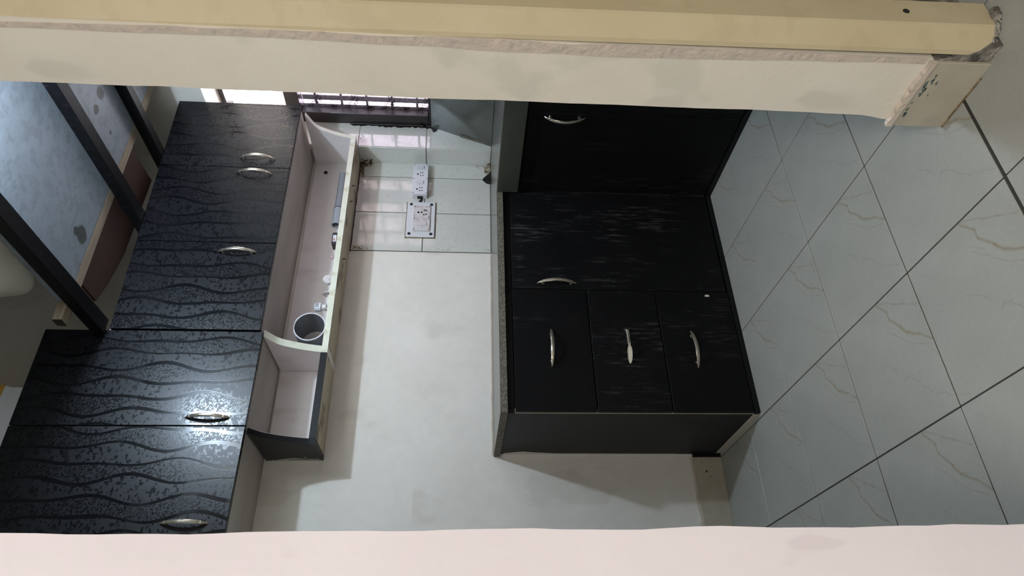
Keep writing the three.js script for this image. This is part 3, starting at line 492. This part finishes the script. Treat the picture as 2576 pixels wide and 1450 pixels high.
// ---------- upper cabinets and open shelves ----------
{
  const n = thing('wall_cabinet', 'tall black wave-patterned wall cabinet with two doors', 'cabinet', [-1.375, 1.61, 0.14]);
  part('carcass', box(-1.705, -1.0445, 1.6135, 2.302, 0.002, 0.2735, 0.001), M.under, n);
  part('end_panel', box(-1.0443, -1.0430, 1.6135, 2.303, 0.002, 0.2735, 0), M.blackEdge, n);
  for (const [a, b, h] of [[-1.3725, -1.0425, -1.348], [-1.706, -1.3755, -1.667]]) {
    const door = part('door', box(a, b, 1.6075, 2.305, 0.2745, 0.292, 0.0012), M.laminate, n);
    const uv = door.geometry.attributes.uv; for (let i = 0; i < uv.count; i++) uv.setXY(i, uv.getX(i) + 0.2 + (h < -1.5 ? 0.11 : 0), uv.getY(i) + (h < -1.5 ? 0.27 : 0));
    placed('handle', handleGeo, M.nickel, door, [h, 1.7265, 0.292], [0, 0, 0], 'metal bow handle');
  }
  const f = thing('wall_cabinet', 'lower black wall cabinet with three doors reaching the window wall', 'cabinet', [-0.52, 1.61, 0.15]);
  const zf = (x) => 0.300 + 0.0337 * (x + 1.04), th = Math.atan(0.0337);
  part('carcass', prism('y', [[0.002, -1.0412], [zf(-1.0412) - 0.018, -1.0412], [zf(-0.006) - 0.018, -0.006], [0.002, -0.006]], 1.621, 2.108), M.under, f);
  [[-1.0405, -0.691, -0.732], [-0.6885, -0.342, -0.3725], [-0.3395, -0.006, -0.2985]].forEach(([a, b, h], i) => {
    const L = (b - a) / Math.cos(th), g = box(0, L, 1.6165, 2.101, -0.017, 0, 0.0012);
    const uv = g.attributes.uv; for (let q = 0; q < uv.count; q++) uv.setXY(q, uv.getX(q) + 0.23 * i + 0.31, uv.getY(q) + 0.17 * i);
    g.rotateY(-th); g.translate(a, 0, zf(a));
    const door = part('door', g, M.laminate, f);
    placed('handle', handleGeo, M.nickel, door, [h, 1.7445, zf(h) + 0.0003], [0, -th, 0], 'metal bow handle');
  });

  const prof = (top) => { const c = new THREE.CatmullRomCurve3([[0.170, 1.413], [0.1715, 1.433], [0.184, 1.481], [0.203, 1.528], [0.228, 1.570], [top, 1.6068]].map(([z, y]) => new THREE.Vector3(0, y, z))); return c.getPoints(24).map((p) => [p.y, p.z]); };
  const panel = (x0, x1, top, yTop = 1.6068) => prism('x', [[1.413, 0.0005], ...prof(top), [yTop, 0.0005]], x0, x1, 0.5);
  const w = thing('open_shelf', 'long cream-edged open shelf with curved ends hung under the wall cabinets', 'shelf', [-0.53, 1.413, 0.09]);
  part('end_panel', panel(-1.0555, -1.0310, 0.283), M.inner, w);
  part('end_panel', panel(-0.0225, -0.0052, 0.297), M.inner, w);
  const band = (x0, x1, top, e = 0.0012) => { const p = prof(top), q = p.map(([y, z]) => [y, z + e]); return prism('x', [...p.map(([y, z]) => [y, z + 0.0002]), ...q.reverse()], x0, x1, 0.5); };
  part('edge_band', band(-1.0558, -1.0307, 0.283), M.edgeBand, w, 'cream edge band');
  part('edge_band', band(-0.0228, -0.0050, 0.297), M.edgeBand, w, 'cream edge band');
  part('bottom_board', box(-1.0305, -0.023, 1.413, 1.4335, 0.0115, 0.170, 0.0006), M.underBeige, w, 'grease stained beige board');
  part('top_face', box(-1.0303, -0.0232, 1.4336, 1.4342, 0.012, 0.1695, 0), M.inner, w);
  part('edge_band', box(-1.0305, -0.023, 1.4128, 1.4344, 0.1702, 0.1714, 0.0003), M.edgeBand, w, 'cream edge band');
  part('back_panel', box(-1.0305, -0.023, 1.413, 1.6068, 0.0048, 0.011, 0), M.inner, w);
  const b = thing('open_shelf', 'short open shelf with a black curved end panel and black front edge', 'shelf', [-1.22, 1.413, 0.09]);
  part('end_panel', panel(-1.3885, -1.3712, 0.268), M.endBlack, b, 'black end panel smeared with white paint');
  part('edge_band', band(-1.3888, -1.3710, 0.268), M.blackEdge, b);
  part('inner_face', prism('x', [[1.435, 0.011], ...prof(0.268).filter(([y]) => y > 1.436), [1.6068, 0.011]], -1.3709, -1.3700), M.inner, b);
  part('bottom_board', box(-1.3698, -1.0560, 1.413, 1.4355, 0.0115, 0.170, 0.0006), M.underBeige, b, 'stained beige board');
  part('top_face', box(-1.3697, -1.0562, 1.4356, 1.4362, 0.012, 0.1695, 0), M.inner, b);
  part('edge_band', box(-1.3698, -1.0560, 1.4128, 1.4364, 0.1702, 0.1714, 0.0003), M.blackEdge, b, 'black edge band');
  part('back_panel', box(-1.3698, -1.0560, 1.413, 1.6068, 0.0008, 0.011, 0), M.inner, b);
  // white paint dragged over the black end panel, next to the wall
  const strokes = [[[1.425, 0.0145], [1.53, 0.016], [1.53, 0.0195], [1.425, 0.0185]], [[1.415, 0.003], [1.585, 0.004], [1.587, 0.007], [1.50, 0.009], [1.415, 0.006]], [[1.50, 0.018], [1.56, 0.006], [1.565, 0.010], [1.53, 0.024], [1.495, 0.030], [1.50, 0.024]], [[1.465, 0.033], [1.473, 0.033], [1.474, 0.036], [1.464, 0.037]], [[1.480, 0.021], [1.53, 0.0225], [1.53, 0.024], [1.48, 0.023]]];
  for (const s of strokes) part('paint_streak', prism('x', s, -1.3890, -1.3886), M.whitePaint, b, 'white paint streak');
  for (const x of [-0.245, -0.33, -0.62]) placed('nail', cyl(0.002, 0.012, 8), M.hole, w, [x, 1.4075, 0.12], [0, 0, 0]);
  placed('cap_screw', cyl(0.008, 0.004, 16), M.hole, w, [-0.0815, 1.557, 0.0135], [Math.PI / 2, 0, 0], 'dark round screw cap');
}

// ---------- things lying on the open shelf ----------
{
  const y0 = 1.4343;
  const p = thing('pipe_offcut', 'short wide grey plastic pipe offcut standing its sawn mouth outward on the shelf', 'pipe', [-0.935, y0, 0.09]);
  const R = 0.0575, pipe = (ro, ri, z0, z1) => { const s = new THREE.Shape(); s.absarc(0, 0, ro, 0, Math.PI * 2); const h = new THREE.Path(); h.absarc(0, 0, ri, 0, Math.PI * 2, true); s.holes.push(h); const g = new THREE.ExtrudeGeometry(s, { depth: z1 - z0, bevelEnabled: false, curveSegments: 48 }); g.translate(0, 0, z0); return boxUV(toCreasedNormals(g, 0.6)); };
  const body = pipe(R, R - 0.0035, 0.014, 0.150); body.translate(-0.942, y0 + R + 0.0004, 0); part('pipe_wall', body, M.pvc, p);
  const r = rng(41), burr = []; for (let k = 0; k < 40; k++) { const a = k / 40 * 6.283, g = new THREE.IcosahedronGeometry(0.0010 + 0.0018 * r() * r(), 0); g.translate((R - 0.0015) * Math.cos(a + 0.1 * r()), (R - 0.0015) * Math.sin(a + 0.1 * r()), 0.151); burr.push(boxUV(g)); }
  const lip = mergeGeometries([pipe(R + 0.0003, R - 0.0042, 0.1502, 0.1518), ...burr]); lip.translate(-0.942, y0 + R + 0.0010, 0); part('sawn_rim', lip, M.pvcCut, p, 'ragged pale sawn rim');

  const q = thing('narrow_pipe', 'narrow grey plastic pipe with a coupling lying along the shelf', 'pipe', [-0.33, y0, 0.125]);
  const lying = (ro, ri, x0, x1) => { const g = pipe(ro, ri, 0, x1 - x0); g.rotateY(Math.PI / 2); g.translate(x0, y0 + 0.0194, 0.125); return g; };
  part('tube', lying(0.0165, 0.0140, -0.378, -0.188), M.pvc, q);
  part('coupling', lying(0.0190, 0.0166, -0.461, -0.3785), std({ color: 0x85898f, roughness: 0.4 }), q);
  part('gasket', lying(0.0193, 0.0170, -0.3784, -0.3745), M.pvcDark, q, 'black rubber ring');

  const a = thing('power_adapter', 'small black box with a white and red label behind the shelf lip', 'adapter', [-0.525, y0, 0.115]);
  part('case', box(-0.562, -0.505, y0, y0 + 0.026, 0.095, 0.140, 0.003), M.pvcDark, a);
  part('label_sticker', box(-0.552, -0.520, y0 + 0.009, y0 + 0.022, 0.1402, 0.1405, 0), M.plastic, a, 'white sticker');
  part('label_print', box(-0.548, -0.536, y0 + 0.015, y0 + 0.019, 0.1406, 0.1408, 0), std({ color: 0xb04a48, roughness: 0.6 }), a, 'red print');

  const kp = []; { const r2 = rng(51); for (let i = 0; i < 5; i++) { const g = new THREE.IcosahedronGeometry(0.006 + 0.004 * r2(), 0); g.scale(1.2, 0.8, 0.7); g.rotateZ(r2() * 3); g.translate(-0.612 - 0.006 * i * r2(), y0 + 0.007 + 0.012 * r2(), 0.125); kp.push(boxUV(g)); } }
  const kg = mergeGeometries(kp); kg.computeBoundingBox(); kg.translate(0, y0 - kg.boundingBox.min.y, 0);
  single('plastic_clip', kg, std({ color: 0xb39b9a, roughness: 0.5 }), 'crumpled pinkish plastic clip on the shelf between the adapter and the taps', 'clip', [-0.615, y0, 0.125]);

  const v1 = thing('plastic_tap', 'white plastic tap with a scalloped round knob facing out', 'tap', [-0.72, y0, 0.12]);
  const knob = []; for (let k = 0; k < 48; k++) { const t = k / 48 * 6.283, R1 = 0.0195 + 0.0012 * Math.cos(10 * t); knob.push([-0.722 + R1 * Math.cos(t), y0 + 0.0212 + R1 * Math.sin(t)]); }
  part('knob', prism('z', knob, 0.118, 0.130, 0.5), M.whiteFitting, v1);
  part('knob_face', (() => { const g = lathe([[0.017, 0], [0.0155, 0.003], [0.010, 0.002], [0.006, 0.005], [0.0001, 0.006]], 28); g.rotateX(Math.PI / 2); g.translate(-0.722, y0 + 0.0212, 0.1301); return g; })(), M.plasticDirty, v1);
  part('body', (() => { const g = cyl(0.009, 0.045, 16); g.rotateZ(Math.PI / 2); g.translate(-0.748, y0 + 0.0125, 0.108); return g; })(), M.whiteFitting, v1);
  part('flange', (() => { const g = cyl(0.0185, 0.003, 24); g.rotateZ(Math.PI / 2); g.translate(-0.782, y0 + 0.0188, 0.116); return g; })(), M.plasticDirty, v1, 'thin round flange');
  const v2 = thing('plastic_tap', 'white plastic tap with an upright ribbed knob beside the wide pipe', 'tap', [-0.835, y0, 0.12]);
  part('body', (() => { const g = cyl(0.0095, 0.062, 16); g.rotateZ(Math.PI / 2); g.translate(-0.822, y0 + 0.0100, 0.118); return g; })(), M.whiteFitting, v2);
  part('neck', (() => { const g = lathe([[0.0001, 0], [0.012, 0], [0.0135, 0.006], [0.012, 0.012], [0.0115, 0.020], [0.0001, 0.020]], 20); g.translate(-0.842, y0 + 0.012, 0.120); return g; })(), M.whiteFitting, v2);
  part('knob', (() => { const g = lathe([[0.0001, 0], [0.0155, 0], [0.017, 0.002], [0.0165, 0.022], [0.0145, 0.025], [0.0001, 0.025]], 24); g.translate(-0.842, y0 + 0.0325, 0.120); return g; })(), M.plastic, v2);
  for (const dx of [-0.005, 0, 0.005]) part('slot', box(-0.8425 + dx - 0.0009, -0.8425 + dx + 0.0009, y0 + 0.040, y0 + 0.054, 0.1362, 0.1372, 0), M.hole, v2);
}

// ---------- electrics on the tiles ----------
{
  const hole = (parent, x, y, z, r) => placed('hole', holeGeo(r), M.hole, parent, [x, y, z], [Math.PI / 2, 0, 0]);
  const cache = new Map(); function holeGeo(r) { if (!cache.has(r)) cache.set(r, cyl(r, 0.0007, 14)); return cache.get(r); }
  const s = thing('socket_box', 'raised white plastic box with two rocker switches and two sockets', 'switch box', [-0.124, 1.103, 0.0046]);
  part('box', box(-0.211, -0.037, 1.1030, 1.1685, 0.0046, 0.036, 0.002), M.plastic, s);
  const cov = part('cover', box(-0.2118, -0.0362, 1.1022, 1.1693, 0.0362, 0.0400, 0.0015), M.plastic, s);
  for (const [x0, tilt] of [[-0.060, 0.22], [-0.147, -0.22]]) {
    const sw = box(-0.0075, 0.0075, -0.0155, 0.0155, 0, 0.006, 0.001); placed('rocker', sw, M.plastic, cov, [x0, 1.137, 0.0396], [0, tilt, 0]);
  }
  for (const x of [-0.098, -0.185]) {
    hole(cov, x - 0.000, 1.1475, 0.0402, 0.0042); for (const [dx, dy] of [[0.008, -0.012], [-0.008, -0.012], [0.009, -0.021], [-0.007, -0.022]]) hole(cov, x + dx, 1.1475 + dy, 0.0402, 0.0028);
  }
  for (const [x, y] of [[-0.043, 1.164], [-0.043, 1.108], [-0.124, 1.164], [-0.124, 1.108], [-0.205, 1.164], [-0.205, 1.108]]) hole(cov, x, y, 0.0402, 0.0022);
  part('cable_notch', box(-0.2122, -0.2112, 1.122, 1.146, 0.006, 0.024, 0), M.hole, s, 'open cable notch');

  const p = thing('socket_plate', 'grimy wall plate with a socket and a switch, four dark screw caps', 'socket', [-0.328, 1.064, 0.0046]);
  const plate = box(-0.4235, -0.2335, 1.0645, 1.1865, 0.0046, 0.0120, 0.003), pl = part('plate', plate, M.plastic, p);
  part('grime_rim', box(-0.4275, -0.2300, 1.0600, 1.1900, 0.0046, 0.0052, 0.0002), M.grime, p, 'crust of brown grime');
  for (const [x, y] of [[-0.248, 1.170], [-0.248, 1.082], [-0.408, 1.172], [-0.408, 1.080]]) placed('screw_cap', holeGeo(0.0072), M.hole, pl, [x, y, 0.0123], [Math.PI / 2, 0, 0]);
  const soc = part('socket_module', box(-0.3240, -0.2575, 1.0855, 1.1580, 0.0121, 0.0180, 0.0012), M.plasticDirty, p, 'discoloured socket module');
  const swm = part('switch_module', box(-0.3955, -0.3250, 1.0855, 1.1580, 0.0121, 0.0190, 0.0012), M.plasticDirty, p, 'discoloured switch module');
  hole(soc, -0.297, 1.137, 0.0182, 0.0050); hole(soc, -0.297, 1.123, 0.0182, 0.0042); for (const [x, y] of [[-0.284, 1.1115], [-0.286, 1.103], [-0.309, 1.1135], [-0.3065, 1.104]]) hole(soc, x, y, 0.0182, 0.0038);
  for (const [x, y] of [[-0.264, 1.153], [-0.264, 1.091], [-0.3175, 1.153], [-0.3175, 1.091]]) hole(soc, x, y, 0.0182, 0.0024);
  for (const [x, y] of [[-0.331, 1.153], [-0.331, 1.091], [-0.389, 1.153], [-0.389, 1.091]]) hole(swm, x, y, 0.0192, 0.0024);
  part('rocker', box(-0.368, -0.352, 1.100, 1.144, 0.0191, 0.0222, 0.001), M.plasticDirty, swm);
  single('wire_stub', prism('z', [[-0.2125, 1.128], [-0.2285, 1.138], [-0.2285, 1.127], [-0.213, 1.123]], 0.0048, 0.012), M.hole, 'short black cable stub between the socket box and the wall plate', 'cable', [-0.22, 1.13, 0.0048]);
}

// ---------- loft over the cabinets ----------
{
  const bars = [[-1.060, -1.008, 0.300, 'black metal loft bar that stops at the tall wall cabinet'], [-0.598, -0.550, 0.012, 'black metal loft bar between the two stone loft slabs'], [-0.288, -0.248, 0.012, 'thinner black metal loft bar nearest the window wall']];
  bars.forEach(([a, b, z0, label], i) => single('loft_bar', box(a, b, i === 2 ? 2.1105 : 2.1105, i === 2 ? 2.1505 : 2.1505, z0, 1.466, 0.002), M.bar, label, 'bar', [(a + b) / 2, 2.1105, 0.9]));
  const slab = (x0, x1, z1, label, seed) => {
    const r = rng(seed), e = []; for (let i = 0; i <= 30; i++) e.push([0.4785 + 0.004 * (r() - 0.5), mix(x0, x1, i / 30)]);
    single('loft_slab', prism('y', [...e, [z1, x1], [z1, x0]], 2.1508, 2.180), M.slab, label, 'slab', [(x0 + x1) / 2, 2.1508, 0.82]);
  };
  slab(-1.045, -0.576, 1.43, 'grey stone loft slab resting on the bar beside the tall cabinet', 61);
  slab(-0.5755, -0.006, 1.462, 'grey stone loft slab with round damp spots next to the window wall', 63);
  const b = thing('wooden_batten', 'weathered square wooden batten lying across the loft bars', 'batten', [-0.56, 2.1508, 0.456]);
  part('timber', box(-1.108, -0.012, 2.1508, 2.1790, 0.4375, 0.4752, 0.001), M.batten, b);
  part('sawn_end', box(-1.1100, -1.1081, 2.1512, 2.1786, 0.4379, 0.4748, 0), M.battenEnd, b, 'dark sawn end');
  single('brown_board', prism('y', [[0.4370, -0.958], [0.335, -0.958], [0.300, -0.86], [0.268, -0.72], [0.262, -0.60], [0.252, -0.36], [0.4370, -0.375]], 2.1508, 2.1600), M.board, 'reddish brown board lying on the loft bars behind the batten', 'board', [-0.66, 2.1508, 0.34]);

  // can: rounded box with a moulded ring underneath, turned about a third of a right angle
  const can = thing('jerry_can', 'dusty white plastic can overhanging the loft bar', 'can', [-1.066, 2.1805, 0.772]);
  const g = new THREE.BoxGeometry(0.26, 0.30, 0.36, 12, 12, 14), pp = g.attributes.position, v = new THREE.Vector3();
  for (let i = 0; i < pp.count; i++) { v.fromBufferAttribute(pp, i); const h = [0.13, 0.15, 0.18], rr = 0.045, q = [v.x, v.y, v.z], c0 = q.map((t, k) => clamp(t, -h[k] + rr, h[k] - rr)), d = new THREE.Vector3(...q.map((t, k) => t - c0[k])); if (d.length() > 1e-6) d.setLength(rr); pp.setXYZ(i, c0[0] + d.x, c0[1] + d.y, c0[2] + d.z); }
  g.computeVertexNormals(); const body = boxUV(toCreasedNormals(g.toNonIndexed(), 1.2)); body.translate(0, 0.15, 0); body.rotateY(-0.61);
  const bm = new THREE.Mesh(body, M.can); bm.name = 'body'; bm.castShadow = bm.receiveShadow = true; can.add(bm);
  const ring = boxUV(new THREE.TorusGeometry(0.055, 0.009, 10, 32)); ring.rotateX(Math.PI / 2); ring.scale(1, 0.7, 1); ring.translate(-0.02, 0.006, 0.03);
  const rm = new THREE.Mesh(ring, M.can); rm.name = 'base_ring'; rm.castShadow = rm.receiveShadow = true; can.add(rm);
  const cap = cyl(0.028, 0.03, 24); cap.translate(0.05, 0.313, -0.05); const cm = new THREE.Mesh(cap, M.can); cm.name = 'cap'; cm.castShadow = cm.receiveShadow = true; can.add(cm);

  const fb = thing('foam_box', 'white foam packing box with yellow tape on top of the tall cabinet', 'box', [-1.42, 2.3056, 0.14]);
  const fg = box(-0.19, 0.19, 0, 0.20, -0.11, 0.11, 0.003); const fm = new THREE.Mesh(fg, M.foam); fm.name = 'body'; fm.castShadow = fm.receiveShadow = true; fb.add(fm);
  const lid = new THREE.Mesh(box(-0.193, 0.193, 0.085, 0.205, -0.1130, 0.1130, 0.003), M.foam); lid.name = 'lid'; lid.castShadow = lid.receiveShadow = true; fb.add(lid);
  const tp = new THREE.Mesh(mergeGeometries([box(0.150, 0.1938, 0.095, 0.2055, 0.1131, 0.1137, 0), box(0.1932, 0.1938, 0.095, 0.2055, 0.06, 0.1137, 0), box(0.150, 0.1938, 0.2051, 0.2057, 0.06, 0.1137, 0)]), M.tape); tp.name = 'tape'; tp.castShadow = tp.receiveShadow = true; fb.add(tp); tp.userData.label = 'shiny yellow tape';
  fb.rotation.y = 0.12;
}

// ---------- lamps ----------
{
  const l = thing('wall_bulb', 'white LED bulb in a holder on the inner side of the doorway wall', 'lamp', [BULB.x, BULB.y, 1.4665]);
  const holder = lathe([[0.0001, 0], [0.045, 0], [0.045, 0.012], [0.022, 0.020], [0.020, 0.045], [0.0001, 0.045]], 28); holder.rotateX(-Math.PI / 2); const h = new THREE.Mesh(holder, M.plastic); h.name = 'holder'; l.add(h);
  const neck = lathe([[0.015, 0.044], [0.016, 0.060], [0.026, 0.085]], 28); neck.rotateX(-Math.PI / 2); const k = new THREE.Mesh(neck, M.plastic); k.name = 'neck'; l.add(k);
  const dome = lathe([[0.026, 0.085], [0.030, 0.098], [0.031, 0.116], [0.028, 0.132], [0.020, 0.143], [0.010, 0.148], [0.0001, 0.149]], 28); dome.rotateX(-Math.PI / 2); const d = new THREE.Mesh(toCreasedNormals(dome, 1), M.glow); d.name = 'dome'; l.add(d);
  for (const m of [h, k, d]) m.castShadow = m.receiveShadow = true;
  const p = thing('ceiling_panel', 'square lamp panel on the ceiling of the room before the kitchen', 'lamp', [-3.00, 2.62, 3.45]);
  const pm = new THREE.Mesh(box(-0.47, 0.47, 0, 0.178, -0.47, 0.47, 0.003), M.plastic); pm.name = 'housing'; p.add(pm);
  const pg = new THREE.Mesh(box(-0.45, 0.45, -0.006, -0.0005, -0.45, 0.45, 0), M.panelGlow); pg.name = 'diffuser'; p.add(pg);
}
renderer.render(scene, camera);
